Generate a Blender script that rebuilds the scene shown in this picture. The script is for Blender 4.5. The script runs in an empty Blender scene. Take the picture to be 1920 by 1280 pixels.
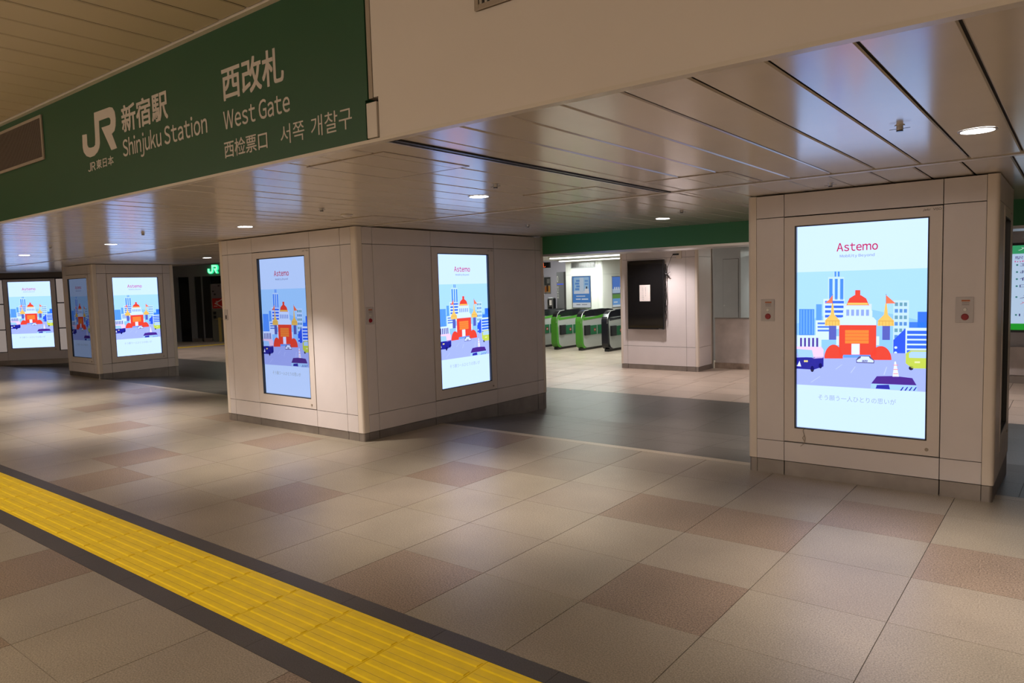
import bpy, bmesh, math, random
from mathutils import Vector, Matrix

random.seed(7)
SC = bpy.context.scene
COL = SC.collection

def lin(r, g, b):
    f = lambda c: (c / 255 / 12.92) if c / 255 <= 0.04045 else ((c / 255 + 0.055) / 1.055) ** 2.4
    return (f(r), f(g), f(b), 1.0)

# ------------------------------------------------------------------ camera
YAW, PITCH, ROLL = 0.6661215, 0.07592066, -0.02830566
cam = bpy.data.cameras.new('camera')
cam.sensor_width = 36.0
cam.lens = 1353.988 / 1920 * 36.0
cam.clip_start = 0.05
cam.clip_end = 200
cob = bpy.data.objects.new('camera', cam)
COL.objects.link(cob)
_f = Vector((-math.sin(YAW) * math.cos(PITCH), math.cos(YAW) * math.cos(PITCH), -math.sin(PITCH)))
_r = Vector((math.cos(YAW), math.sin(YAW), 0))
_u = _r.cross(_f)
_r2 = _r * math.cos(ROLL) + _u * math.sin(ROLL)
_u2 = -_r * math.sin(ROLL) + _u * math.cos(ROLL)
M = Matrix((_r2, _u2, -_f)).transposed().to_4x4()
M.translation = Vector((0, 0, 1.7))
cob.matrix_world = M
SC.camera = cob

# ------------------------------------------------------------------ world, exposure
SC.view_settings.view_transform = 'Standard'
SC.view_settings.look = 'None'
SC.view_settings.gamma = 1.0
SC.view_settings.use_curve_mapping = False
SC.view_settings.exposure = 0.0
SC.cycles.use_denoising = True
SC.cycles.max_bounces = 8
world = bpy.data.worlds.new('world')
SC.world = world
world.use_nodes = True
world.node_tree.nodes['Background'].inputs[0].default_value = (1.0, 0.8, 0.62, 1)
world.node_tree.nodes['Background'].inputs[1].default_value = 0.02

WARM = (1.0, 0.845, 0.70)
WARM2 = (1.0, 0.89, 0.82)
COOL = (0.93, 1.0, 0.93)

# lamp powers (each lamp sits inside a fitting built further down)
P_SOFFIT = 285      # recessed downlights of the low ceiling
P_HALL = 290        # unseen lamps assumed in the high ceiling over the concourse
P_GATE = 75       # tube lights over the ticket gates
P_INNER = 165
P_FILL = 21  # unseen hanging lamps added to brighten the beam and high ceiling
SCREEN_ON, SCREEN_MID, SCREEN_DIM = 1.0, 0.60, 0.15

# ------------------------------------------------------------------ materials
def mat(name, col, rough=0.5, metal=0.0, spec=0.5, emit=None, estr=0.0, var=0.0, scale=8.0, bump=0.0, bscale=60.0, coat=0.0, ior=None):
    m = bpy.data.materials.new(name)
    m.use_nodes = True
    nt = m.node_tree
    b = nt.nodes['Principled BSDF']
    b.inputs['Base Color'].default_value = col
    b.inputs['Roughness'].default_value = rough
    b.inputs['Metallic'].default_value = metal
    b.inputs['Specular IOR Level'].default_value = spec
    if ior: b.inputs['IOR'].default_value = ior
    if coat:
        b.inputs['Coat Weight'].default_value = coat
        b.inputs['Coat Roughness'].default_value = 0.08
    if emit:
        b.inputs['Emission Color'].default_value = emit
        b.inputs['Emission Strength'].default_value = estr
    tc = nt.nodes.new('ShaderNodeTexCoord')
    if var:
        n = nt.nodes.new('ShaderNodeTexNoise')
        n.inputs['Scale'].default_value = scale
        n.inputs['Detail'].default_value = 4
        nt.links.new(tc.outputs['Object'], n.inputs['Vector'])
        r = nt.nodes.new('ShaderNodeMapRange')
        r.inputs['From Min'].default_value = 0.3
        r.inputs['From Max'].default_value = 0.7
        r.inputs['To Min'].default_value = 1 - var
        r.inputs['To Max'].default_value = 1 + var
        nt.links.new(n.outputs['Fac'], r.inputs['Value'])
        v = nt.nodes.new('ShaderNodeVectorMath')
        v.operation = 'SCALE'
        v.inputs[0].default_value = col[:3]
        nt.links.new(r.outputs['Result'], v.inputs['Scale'])
        nt.links.new(v.outputs['Vector'], b.inputs['Base Color'])
    if bump:
        n2 = nt.nodes.new('ShaderNodeTexNoise')
        n2.inputs['Scale'].default_value = bscale
        nt.links.new(tc.outputs['Object'], n2.inputs['Vector'])
        bp = nt.nodes.new('ShaderNodeBump')
        bp.inputs['Strength'].default_value = bump
        bp.inputs['Distance'].default_value = 0.01
        nt.links.new(n2.outputs['Fac'], bp.inputs['Height'])
        nt.links.new(bp.outputs['Normal'], b.inputs['Normal'])
    return m

def stone(name, c1, c2, rough=0.42, scale=170.0, amount=1.0, spec=0.5):
    """polished-to-honed granite: fine two-tone speckle, large soft blotches, one random tone per slab"""
    m = bpy.data.materials.new(name)
    m.use_nodes = True
    nt = m.node_tree
    b = nt.nodes['Principled BSDF']
    b.inputs['Roughness'].default_value = rough
    b.inputs['Specular IOR Level'].default_value = spec
    tc = nt.nodes.new('ShaderNodeTexCoord')
    n = nt.nodes.new('ShaderNodeTexNoise')
    n.inputs['Scale'].default_value = scale
    n.inputs['Detail'].default_value = 3
    nt.links.new(tc.outputs['Object'], n.inputs['Vector'])
    r = nt.nodes.new('ShaderNodeValToRGB')
    r.color_ramp.elements[0].position = 0.5 - 0.18 / amount
    r.color_ramp.elements[1].position = 0.5 + 0.18 / amount
    r.color_ramp.elements[0].color = c1
    r.color_ramp.elements[1].color = c2
    nt.links.new(n.outputs['Fac'], r.inputs['Fac'])
    n3 = nt.nodes.new('ShaderNodeTexNoise')
    n3.inputs['Scale'].default_value = 1.6
    n3.inputs['Detail'].default_value = 5
    nt.links.new(tc.outputs['Object'], n3.inputs['Vector'])
    mr = nt.nodes.new('ShaderNodeMapRange')
    mr.inputs['From Min'].default_value = 0.25
    mr.inputs['From Max'].default_value = 0.75
    mr.inputs['To Min'].default_value = 0.86
    mr.inputs['To Max'].default_value = 1.12
    nt.links.new(n3.outputs['Fac'], mr.inputs['Value'])
    at = nt.nodes.new('ShaderNodeAttribute')
    at.attribute_name = 'Col'
    v1 = nt.nodes.new('ShaderNodeVectorMath'); v1.operation = 'SCALE'
    nt.links.new(r.outputs['Color'], v1.inputs[0])
    nt.links.new(mr.outputs['Result'], v1.inputs['Scale'])
    v2 = nt.nodes.new('ShaderNodeVectorMath'); v2.operation = 'MULTIPLY'
    nt.links.new(v1.outputs['Vector'], v2.inputs[0])
    nt.links.new(at.outputs['Color'], v2.inputs[1])
    nt.links.new(v2.outputs['Vector'], b.inputs['Base Color'])
    bp = nt.nodes.new('ShaderNodeBump')
    bp.inputs['Strength'].default_value = 0.12
    bp.inputs['Distance'].default_value = 0.002
    nt.links.new(n.outputs['Fac'], bp.inputs['Height'])
    nt.links.new(bp.outputs['Normal'], b.inputs['Normal'])
    return m

def attr_mat(name, strength, base=0.0, rough=0.06):
    """picture surface: colours come from the drawing itself; strength>0 = a lit display"""
    m = bpy.data.materials.new(name)
    m.use_nodes = True
    nt = m.node_tree
    b = nt.nodes['Principled BSDF']
    at = nt.nodes.new('ShaderNodeAttribute')
    at.attribute_name = 'Col'
    b.inputs['Roughness'].default_value = rough
    if strength:
        b.inputs['Base Color'].default_value = (0.01, 0.01, 0.012, 1)
        nt.links.new(at.outputs['Color'], b.inputs['Emission Color'])
        b.inputs['Emission Strength'].default_value = strength
    else:
        nt.links.new(at.outputs['Color'], b.inputs['Base Color'])
    return m

m_clad = mat('enamel_cladding', (0.74, 0.69, 0.69, 1), 0.38, var=0.03, scale=2.5, bump=0.03, bscale=7)
m_clad_edge = mat('enamel_corner', (0.78, 0.70, 0.62, 1), 0.35)
m_gap = mat('shadow_gap', (0.05, 0.042, 0.04, 1), 0.8)
m_frame = mat('display_surround', (0.74, 0.67, 0.63, 1), 0.35)
m_steel = mat('brushed_steel', (0.36, 0.33, 0.31, 1), 0.36, metal=0.75, var=0.12, scale=5)
m_black = mat('black_plastic', (0.012, 0.012, 0.014, 1), 0.3)
m_glassblack = mat('black_glass', (0.008, 0.008, 0.009, 1), 0.04, spec=0.9)
m_ceil = mat('ceiling_panel', (0.64, 0.56, 0.45, 1), 0.18, spec=0.5, ior=2.0, var=0.02, scale=3, bump=0.06, bscale=3.0)
m_ceil_lip = mat('ceiling_lip', (0.66, 0.60, 0.52, 1), 0.3)
m_ceil_up = mat('high_ceiling_panel', (0.58, 0.50, 0.36, 1), 0.5, spec=0.3)
m_beam = mat('beam_paint', (0.70, 0.64, 0.58, 1), 0.55, var=0.02, scale=1.5)
m_green = mat('green_sign_panel', (0.016, 0.080, 0.034, 1), 0.45, spec=0.5)
m_green2 = mat('green_fascia', (0.055, 0.26, 0.11, 1), 0.5)
m_letter = mat('white_letters', (0.62, 0.56, 0.50, 1), 0.5)
m_dark = mat('dark_rail', (0.03, 0.03, 0.035, 1), 0.35, metal=0.3)
m_alu = mat('aluminium', (0.6, 0.6, 0.6, 1), 0.3, metal=0.9)
m_yellow = mat('yellow_tactile', (0.95, 0.68, 0.010, 1), 0.5, var=0.06, scale=9)
m_border = stone('dark_border_stone', (0.045, 0.040, 0.037, 1), (0.095, 0.086, 0.080, 1), 0.45, 200)
m_tile = stone('light_granite', (0.20, 0.170, 0.128, 1), (0.40, 0.342, 0.262, 1), 0.36, 135, spec=0.4)
m_tileb = stone('brown_granite', (0.135, 0.096, 0.066, 1), (0.36, 0.272, 0.198, 1), 0.40, 120, 1.2)
m_tiled = stone('dark_granite', (0.055, 0.049, 0.042, 1), (0.12, 0.107, 0.092, 1), 0.36, 120, spec=0.35)
m_tileg = stone('beige_granite', (0.42, 0.34, 0.275, 1), (0.60, 0.49, 0.40, 1), 0.33, 120)
m_grout = mat('grout', (0.10, 0.08, 0.07, 1), 0.8)
m_red = mat('red_button', (0.30, 0.01, 0.02, 1), 0.3)
m_plate = mat('call_box_plate', (0.55, 0.52, 0.53, 1), 0.35)
m_orange = mat('orange_label', (0.45, 0.14, 0.05, 1), 0.5)
m_lamp = mat('lamp_disc', (1, 1, 1, 1), 0.5, emit=(1, 0.97, 0.92, 1), estr=14)
m_vent = mat('vent_louvre', (0.15, 0.115, 0.095, 1), 0.5)
m_ventf = mat('vent_frame', (0.36, 0.30, 0.24, 1), 0.4)
m_white = mat('white_wall', (0.78, 0.78, 0.74, 1), 0.45)
m_greyw = mat('grey_wall', (0.40, 0.40, 0.42, 1), 0.5, var=0.04, scale=3)
m_purplew = mat('lilac_grey_wall', (0.36, 0.34, 0.40, 1), 0.6)
m_tube = mat('tube_light', (1, 1, 1, 1), 0.5, emit=(0.95, 1, 0.95, 1), estr=3.2)
m_tubew = mat('fill_diffuser', (1, 1, 1, 1), 0.5, emit=(1.0, 0.85, 0.65, 1), estr=3.0)
m_gatew = mat('gate_body', (0.50, 0.51, 0.49, 1), 0.28, metal=0.25)
m_gateg = mat('gate_green', (0.075, 0.29, 0.03, 1), 0.3)
m_gateb = mat('gate_black', (0.012, 0.012, 0.016, 1), 0.15)
m_gatep = mat('gate_green_panel', (0.01, 0.13, 0.05, 1), 0.4)
m_gater = mat('gate_red', (0.42, 0.02, 0.02, 1), 0.4)
m_paper = mat('white_paper', (0.72, 0.66, 0.64, 1), 0.8)
m_wood = mat('counter_edge', (0.45, 0.34, 0.10, 1), 0.5)
m_darkw = mat('dark_shopfront', (0.028, 0.029, 0.03, 1), 0.3)
m_darkg = mat('dark_glass', (0.01, 0.011, 0.011, 1), 0.08)
m_header = mat('grey_header', (0.22, 0.225, 0.24, 1), 0.5)
m_jr = mat('lit_green_letters', (0.0, 0.5, 0.2, 1), 0.5, emit=(0.02, 0.85, 0.30, 1), estr=1.3)
m_jrh = mat('lit_letter_faces', (0.6, 1, 0.8, 1), 0.5, emit=(0.35, 1.0, 0.65, 1), estr=1.0)
m_ledr = mat('led_red', (0.1, 0, 0, 1), 0.5, emit=(1, 0.03, 0.04, 1), estr=1.6)
m_ledo = mat('led_orange', (0.1, 0, 0, 1), 0.5, emit=(1, 0.14, 0.03, 1), estr=1.4)
m_ledg = mat('led_green', (0, 0.1, 0, 1), 0.5, emit=(0.02, 0.9, 0.12, 1), estr=1.3)
m_back = mat('backlit_panel', (0.75, 0.70, 0.68, 1), 0.4, emit=(0.9, 0.78, 0.74, 1), estr=0.22)
m_brown = mat('brown_header', (0.16, 0.13, 0.105, 1), 0.5)
m_stain = mat('stained_partition', (0.52, 0.47, 0.44, 1), 0.5, var=0.16, scale=3.5)
m_hallw = mat('hall_wall', (0.55, 0.48, 0.42, 1), 0.6)
s_on = attr_mat('display_picture', SCREEN_ON, rough=0.32)
s_mid = attr_mat('display_picture_oblique', SCREEN_MID, rough=0.22)
s_dim = attr_mat('display_picture_faint', SCREEN_DIM)
s_map = attr_mat('map_picture', 0.75)
m_print = attr_mat('printed_picture', 0.0, rough=0.25)
m_printlit = attr_mat('lightbox_picture', 0.55, rough=0.25)

# ------------------------------------------------------------------ geometry helpers
class G:
    def __init__(s):
        s.v = []; s.f = []; s.m = []; s.c = []
    def add(s, vs, fs, m=0, col=(1, 1, 1, 1)):
        o = len(s.v)
        s.v += [tuple(v) for v in vs]
        for f in fs:
            s.f.append([i + o for i in f]); s.m.append(m); s.c.append(col)
        return s
    def box(s, x0, x1, y0, y1, z0, z1, m=0, col=(1, 1, 1, 1)):
        vs = [(x0, y0, z0), (x1, y0, z0), (x1, y1, z0), (x0, y1, z0), (x0, y0, z1), (x1, y0, z1), (x1, y1, z1), (x0, y1, z1)]
        return s.add(vs, [(0, 3, 2, 1), (4, 5, 6, 7), (0, 1, 5, 4), (1, 2, 6, 5), (2, 3, 7, 6), (3, 0, 4, 7)], m, col)
    def quad(s, a, b, c, d, m=0, col=(1, 1, 1, 1)):
        return s.add([a, b, c, d], [(0, 1, 2, 3)], m, col)
    def prism(s, pts, axis, a0, a1, m=0, col=(1, 1, 1, 1)):
        """pts: outline in the plane normal to axis; 'y': (x,z), 'x': (y,z), 'z': (x,y)"""
        def P(p, a):
            return (p[0], a, p[1]) if axis == 'y' else (a, p[0], p[1]) if axis == 'x' else (p[0], p[1], a)
        n = len(pts)
        vs = [P(p, a0) for p in pts] + [P(p, a1) for p in pts]
        fs = [tuple(range(n)), tuple(range(2 * n - 1, n - 1, -1))]
        fs += [(i, i + n, (i + 1) % n + n, (i + 1) % n) for i in range(n)]
        return s.add(vs, fs, m, col)
    def cyl(s, c, r, h, axis='z', n=20, m=0, r2=None, col=(1, 1, 1, 1)):
        r2 = r if r2 is None else r2
        def P(a, rr, t):
            p, q = rr * math.cos(a), rr * math.sin(a)
            if axis == 'z': return (c[0] + p, c[1] + q, c[2] + t)
            if axis == 'y': return (c[0] + p, c[1] + t, c[2] + q)
            return (c[0] + t, c[1] + p, c[2] + q)
        vs = [P(2 * math.pi * i / n, r, 0) for i in range(n)] + [P(2 * math.pi * i / n, r2, h) for i in range(n)]
        fs = [tuple(range(n - 1, -1, -1)), tuple(range(n, 2 * n))] + [(i, (i + 1) % n, (i + 1) % n + n, i + n) for i in range(n)]
        return s.add(vs, fs, m, col)
    def ring(s, x0, x1, z0, z1, w, y0, y1, m=0, wb=None):
        """rectangular picture frame in the XZ plane"""
        wb = w if wb is None else wb
        s.box(x0, x0 + w, y0, y1, z0, z1, m); s.box(x1 - w, x1, y0, y1, z0, z1, m)
        s.box(x0 + w, x1 - w, y0, y1, z0, z0 + wb, m); s.box(x0 + w, x1 - w, y0, y1, z1 - wb, z1, m)
        return s
    def tube(s, pts, r, n=6, m=0):
        for a, b in zip(pts[:-1], pts[1:]):
            a = Vector(a); b = Vector(b); d = (b - a)
            L = d.length
            if L < 1e-6: continue
            q = d.to_track_quat('Z', 'Y')
            vs = []
            for t in (0, L):
                for i in range(n):
                    an = 2 * math.pi * i / n
                    vs.append(a + q @ Vector((r * math.cos(an), r * math.sin(an), t)))
            s.add(vs, [tuple(range(n - 1, -1, -1)), tuple(range(n, 2 * n))] + [(i, (i + 1) % n, (i + 1) % n + n, i + n) for i in range(n)], m)
        return s

def tag(o, label=None, cat=None, group=None, kind=None):
    if label: o['label'] = label
    if cat: o['category'] = cat
    if group: o['group'] = group
    if kind: o['kind'] = kind
    return o

def obj(name, g, mats, parent=None, world=True, bevel=0.0, smooth=False, recalc=True, origin=None):
    if not isinstance(mats, (list, tuple)): mats = [mats]
    off = Vector((0, 0, 0))
    if parent is not None and world:
        off = parent.location.copy()
        if parent.parent: off = off + parent.parent.location
    elif parent is None:
        if origin is None:
            xs = [v[0] for v in g.v]; ys = [v[1] for v in g.v]; zs = [v[2] for v in g.v]
            off = Vector(((min(xs) + max(xs)) / 2, (min(ys) + max(ys)) / 2, min(zs)))
        else:
            off = Vector(origin)
    me = bpy.data.meshes.new(name)
    me.from_pydata([(v[0] - off.x, v[1] - off.y, v[2] - off.z) for v in g.v], [], g.f)
    for mm in mats: me.materials.append(mm)
    me.polygons.foreach_set('material_index', g.m)
    if any(c != (1, 1, 1, 1) for c in g.c) or any(mm.node_tree.nodes.get('Attribute') for mm in mats):
        ca = me.color_attributes.new('Col', 'FLOAT_COLOR', 'CORNER')
        k = 0
        for p in me.polygons:
            for _ in p.loop_indices:
                ca.data[k].color = g.c[p.index]; k += 1
    if recalc:
        bm = bmesh.new(); bm.from_mesh(me)
        bmesh.ops.recalc_face_normals(bm, faces=bm.faces)
        if bevel:
            bmesh.ops.remove_doubles(bm, verts=bm.verts, dist=1e-6)
            bmesh.ops.bevel(bm, geom=[e for e in bm.edges if e.calc_face_angle(0) > 0.5], offset=bevel, segments=2, affect='EDGES', profile=0.5)
        bm.to_mesh(me); bm.free()
    if smooth:
        for p in me.polygons: p.use_smooth = True
        try: me.set_sharp_from_angle(angle=math.radians(35))
        except Exception: pass
    o = bpy.data.objects.new(name, me)
    COL.objects.link(o)
    if parent is not None: o.parent = parent
    else: o.location = off
    return o

def thing(name, label, cat, loc=(0, 0, 0), rotz=0.0, group=None):
    o = bpy.data.objects.new(name, None)
    o.empty_display_size = 0.2
    COL.objects.link(o)
    o.location = loc; o.rotation_euler = (0, 0, rotz)
    return tag(o, label, cat, group)

def struct(name, g, mats, **k):
    return tag(obj(name, g, mats, **k), kind='structure')

def dup(o, loc=None, label=None, parent=None):
    c = o.copy(); COL.objects.link(c)
    if loc is not None: c.location = loc
    if label: c['label'] = label
    if parent is not None: c.parent = parent
    for ch in [x for x in COL.objects if x.parent == o]: dup(ch, parent=c)
    return c

def text_geo(body, offset=0.0, extrude=0.0, shear=0.0):
    cu = bpy.data.curves.new('t', 'FONT')
    cu.body = body; cu.size = 1.0; cu.offset = offset; cu.extrude = extrude; cu.shear = shear
    cu.resolution_u = 3
    o = bpy.data.objects.new('t', cu)
    COL.objects.link(o)
    bpy.context.view_layer.update()
    dg = bpy.context.evaluated_depsgraph_get()
    me = bpy.data.meshes.new_from_object(o.evaluated_get(dg))
    vs = [tuple(v.co) for v in me.vertices]; fs = [tuple(p.vertices) for p in me.polygons]
    bpy.data.objects.remove(o); bpy.data.curves.remove(cu); bpy.data.meshes.remove(me)
    return vs, fs

def word_geo(body, gap=0.105):
    vs, fs = [], []
    x = 0.0
    for ch in body:
        if ch == ' ':
            x += 0.22; continue
        if ch == 'j': x -= 0.17
        v, f = text_geo(chr(ord(ch) + 0xFEE0))
        a = min(p[0] for p in v); b = max(p[0] for p in v); n = len(vs)
        vs += [(p[0] - a + x, p[1], p[2]) for p in v]; fs += [tuple(i + n for i in q) for q in f]
        x += b - a + gap
    return vs, fs

def text_fit(g, body, x0, x1, z0, z1, y0, y1=None, m=0, col=(1, 1, 1, 1), offset=0.0, shear=0.0, keep=False, sans=False, bold=0.0):
    """lettering in the XZ plane facing -Y, stretched to the given box; y1 gives it thickness"""
    ex = 0.5 if y1 is not None else 0.0
    if sans: vs, fs = word_geo(body)
    else: vs, fs = text_geo(body, offset, ex, shear)
    if sans: y1 = None
    if bold:
        v0, f0 = vs, fs; vs, fs = [], []
        for k, (a, b) in enumerate(((-1, -1), (1, -1), (1, 1), (-1, 1), (0, 0))):
            n = len(vs)
            vs += [(p[0] + a * bold, p[1] + b * bold, p[2] + k) for p in v0]; fs += [tuple(i + n for i in q) for q in f0]
    X0 = min(v[0] for v in vs); X1 = max(v[0] for v in vs); Y0 = min(v[1] for v in vs); Y1 = max(v[1] for v in vs)
    sx = (x1 - x0) / (X1 - X0); sz = (z1 - z0) / (Y1 - Y0)
    if keep:
        sx = sz; 
    out = []
    for v in vs:
        y = y0 - .0002 * v[2] if y1 is None else (y0 if v[2] > 0 else y1)
        out.append((x0 + (v[0] - X0) * sx, y, z0 + (v[1] - Y0) * sz))
    g.add(out, fs, m, col)
    return g

# ================================================================== FLOOR
PX = 0.6845
XJ0 = -0.705
rows = [(5.80, 6.46), (5.14, 5.80), (4.48, 5.14), (3.82, 4.48), (3.17, 3.82), (2.52, 3.17), (1.16, 1.82), (0.50, 1.16)]
y = 0.50
while y > -8:
    rows.append((y - 0.66, y)); y -= 0.66
brown = {(3, 5), (1, 4), (2, 2), (1, 2), (0, 1), (-1, 2), (5, 2), (6, 4), (9, 5), (9, 2), (6, 0), (10, 4), (6, 6), (2, 6), (5, 7), (13, 3), (15, 5), (12, 1), (16, 2), (19, 4), (22, 3), (18, 0)}
g = G()
g.box(-30, 5, -8, 6.56, -0.30, -0.006, 2)
for j, (a, b) in enumerate(rows):
    for k in range(-8, 43):
        x1 = XJ0 - PX * k; x0 = x1 - PX
        gx = 0.0035 if k not in (4,) else 0.004
        isb = (k, j) in brown or (j > 7 and random.random() < 0.12)
        t = random.uniform(0.96, 1.04)
        if (k, j) in ((4, 0), (4, 1)): t = 0.85
        g.box(x0 + 0.0022, x1 - 0.0022, a + 0.0012, b - 0.0012, -0.02, 0.0, 1 if isb else 0, (t, t * random.uniform(.985, 1.01), t * random.uniform(.97, 1.01), 1))
g.box(-30, 5, 6.462, 6.56, -0.02, 0.0, 0, (1.25, 1.23, 1.2, 1))
struct('floor', g, [m_tile, m_tileb, m_grout], origin=(0, 0, 0))

# ramp down to the ticket hall
def rz(yy):
    return 0.0 if yy <= 6.56 else -0.14 * min(1.0, (yy - 6.56) / 1.75)
g = G()
ys = [6.56, 7.22, 7.88, 8.31, 8.97, 9.63, 10.29, 10.60]
for a, b in zip(ys[:-1], ys[1:]):
    g.add([(-30, a, rz(a) - .004), (5, a, rz(a) - .004), (5, b, rz(b) - .004), (-30, b, rz(b) - .004)], [(0, 1, 2, 3)], 1)
    for k in range(-8, 42):
        x1 = XJ0 - PX * k - 0.3; x0 = x1 - PX
        t = random.uniform(0.85, 1.12)
        g.add([(x0 + .002, a + .002, rz(a)), (x1 - .002, a + .002, rz(a)), (x1 - .002, b - .002, rz(b)), (x0 + .002, b - .002, rz(b))], [(0, 1, 2, 3)], 0, (t, t, t, 1))
struct('floor', g, [m_tiled, m_grout], origin=(0, 6.56, 0), recalc=False)

g = G()
g.box(-30, 5, 10.6, 28, -0.34, -0.146, 1)
y = 10.6
while y < 27.5:
    for k in range(-8, 42):
        x1 = XJ0 - PX * k - 0.12 * (y > 12); x0 = x1 - PX
        t = random.uniform(0.92, 1.05)
        if random.random() < 0.08: t = 0.8
        g.box(x0 + .004, x1 - .004, y + .003, y + .657, -0.16, -0.14, 0, (t, t, t, 1))
    y += 0.66
struct('floor', g, [m_tileg, m_grout], origin=(0, 10.6, 0))

# tactile paving: dark stone borders with ribbed yellow tiles between them
tp = thing('tactile_paving', 'yellow ribbed tactile guide strip between dark stone borders, crossing the concourse floor', 'tactile paving', (-4, 2.17, 0))
PT = 0.467
for a, b in ((1.822, 1.948), (2.402, 2.518)):
    g = G()
    x = -3.01 + 10 * PT
    while x > -29:
        g.box(x - PX + .001, x - .001, a, b, -0.02, 0.0005); x -= PX
    tag(obj('border', g, m_border, tp), 'dark grey stone border')
proto = None
for k in range(-9, 34):
    x1 = -3.01 - PT * k; x0 = x1 - PT
    if proto is None:
        g = G()
        g.box(-PT / 2 + .0015, PT / 2 - .0015, 1.951 - 2.175, 2.399 - 2.175, -0.02, 0.001)
        for i in range(5):
            yc = -0.178 + i * 0.089
            w = 0.016
            pts = [(yc - w - .008, .001), (yc - w, .0045), (yc + w, .0045), (yc + w + .008, .001)]
            g.prism(pts, 'x', -PT / 2 + .012, PT / 2 - .012)
        proto = obj('tactile_tile', g, m_yellow, tp, world=False)
        proto.location = ((x0 + x1) / 2 - tp.location.x, 2.175 - tp.location.y, 0)
    else:
        c = proto.copy(); COL.objects.link(c); c.parent = tp
        c.location = ((x0 + x1) / 2 - tp.location.x, 2.175 - tp.location.y, 0)

# ================================================================== CEILINGS
ZC = 2.42
PC = 0.2725
def tilted_panel(g, x0, x1, y0, y1, z, m=0):
    a = random.uniform(-0.0012, 0.0012); b = random.uniform(-0.0012, 0.0012)
    e = 0.006
    # pan with rolled long edges
    for (xa, xb, za, zb) in ((x0, x0 + e, z + .006, z + a), (x0 + e, x1 - e, z + a, z + b), (x1 - e, x1, z + b, z + .006)):
        g.add([(xa, y0, za), (xb, y0, zb), (xb, y1, zb), (xa, y1, za)], [(0, 1, 2, 3)], m)
g = G()
def soffit(x_hi, x_lo, y0, y1, gap=0.010):
    x = x_hi
    while x > x_lo:
        xa = max(x - PC, x_lo)
        tilted_panel(g, xa + gap / 2, x - gap / 2, y0, y1, ZC)
        x -= PC
g.box(-30, 5, 2.45, 9.3, ZC + .014, ZC + .05, 1)
soffit(-0.287 + 19 * PC, -2.59, 2.452, 5.405)
soffit(-2.672, -27, 2.452, 5.405)
soffit(-0.287 + 19 * PC - 0.06, -2.59, 5.497, 8.8)
soffit(-2.60, -27, 5.497, 8.8)
struct('ceiling', g, [m_ceil, m_gap], origin=(0, 2.45, ZC), recalc=False)
g = G(); g.box(-27, 5, 5.418, 5.484, ZC - 0.006, ZC + 0.02)
struct('trim_1', g, m_ceil_lip)
g = G(); g.box(-27, 5, 2.405, 2.452, ZC - 0.004, ZC + 0.012)
struct('trim_2', g, m_ceil_lip)
# shutter guide slot running back from the beam
g = G()
g.box(-2.672, -2.655, 2.45, 5.41, ZC - .004, ZC + .03, 0); g.box(-2.655, -2.615, 2.45, 5.41, ZC + .018, ZC + .03, 1)
g.box(-2.615, -2.59, 2.45, 5.41, ZC - .008, ZC + .03, 2)
struct('trim_3', g, [m_alu, m_black, m_dark])

# high ceiling of the concourse
g = G()
g.box(-30, 5, -8, 2.45, 3.29, 3.33, 1)
x = -5.053 + 0.2785 * 36
while x > -29:
    tilted_panel(g, x - 0.2785 + .009, x - .007, -8, 2.365, 3.275)
    x -= 0.2785
struct('ceiling', g, [m_ceil_up, m_gap], origin=(0, 0, 3.275), recalc=False)
g = G(); g.box(-30, 5, 2.372, 2.412, 3.262, 3.30)
struct('trim_4', g, m_ceil_lip)

# inner ceiling of the ticket hall
g = G(); g.box(-12.9, 5, 9.3, 28, 2.46, 2.55)
struct('ceiling', g, m_white)
g = G(); g.box(-30, -12.9, 9.3, 28, 3.2, 3.3, 0); struct('ceiling', g, m_white)
g = G(); g.box(-30, -6.4, 9.3, 9.34, 2.46, 3.3, 0); struct('wall_bulkhead', g, m_header)
g = G(); g.box(-12.96, -12.9, 9.35, 28, 2.56, 3.19, 0); struct('wall_drop', g, m_white)

# ================================================================== BEAM OVER THE OPENING + SIGN
g = G()
g.box(-30, 5, 2.452, 2.56, ZC + .02, 3.30, 1)
g.box(-2.668, 5, 2.41, 2.452, ZC + .006, 3.262, 0)
g.box(-2.70, -2.668, 2.41, 2.452, 2.628, 3.262, 0)
struct('wall_beam', g, [m_beam, m_gap])
g = G(); g.box(-2.733, -2.705, 2.409, 2.45, 2.625, 3.262)
struct('trim_5', g, m_ventf)
g = G(); g.box(-2.745, -2.674, 2.400, 2.452, 2.437, 2.604)
tag(obj('cover_plate', g, m_beam, bevel=.002), 'small beige cover block filling the notch between green sign and white beam', 'cover plate')

sg = thing('station_sign', 'long dark green station sign with white JR, Shinjuku Station and West Gate lettering', 'sign', (-5.5, 2.41, 2.43))
g = G(); g.box(-27, -2.76, 2.408, 2.45, ZC + .006, 3.262); g.box(-2.76, -2.742, 2.408, 2.45, 2.622, 3.262)
obj('panel', g, m_green, sg)
JR = [(-5.978, 2.936), (-5.899, 2.931), (-5.902, 2.85), (-5.885, 2.83), (-5.845, 2.823), (-5.791, 2.823), (-5.767, 2.834), (-5.759, 2.87), (-5.751, 3.063), (-5.493, 3.060), (-5.450, 3.050), (-5.418, 3.016), (-5.410, 2.971), (-5.418, 2.918), (-5.44, 2.886), (-5.484, 2.872), (-5.419, 2.763), (-5.509, 2.760), (-5.644, 2.939), (-5.512, 2.938), (-5.495, 2.946), (-5.489, 2.967), (-5.499, 2.985), (-5.523, 2.993), (-5.679, 2.993), (-5.687, 2.836), (-5.701, 2.805), (-5.739, 2.776), (-5.795, 2.758), (-5.87, 2.756), (-5.929, 2.773), (-5.972, 2.807), (-5.984, 2.843)]
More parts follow.
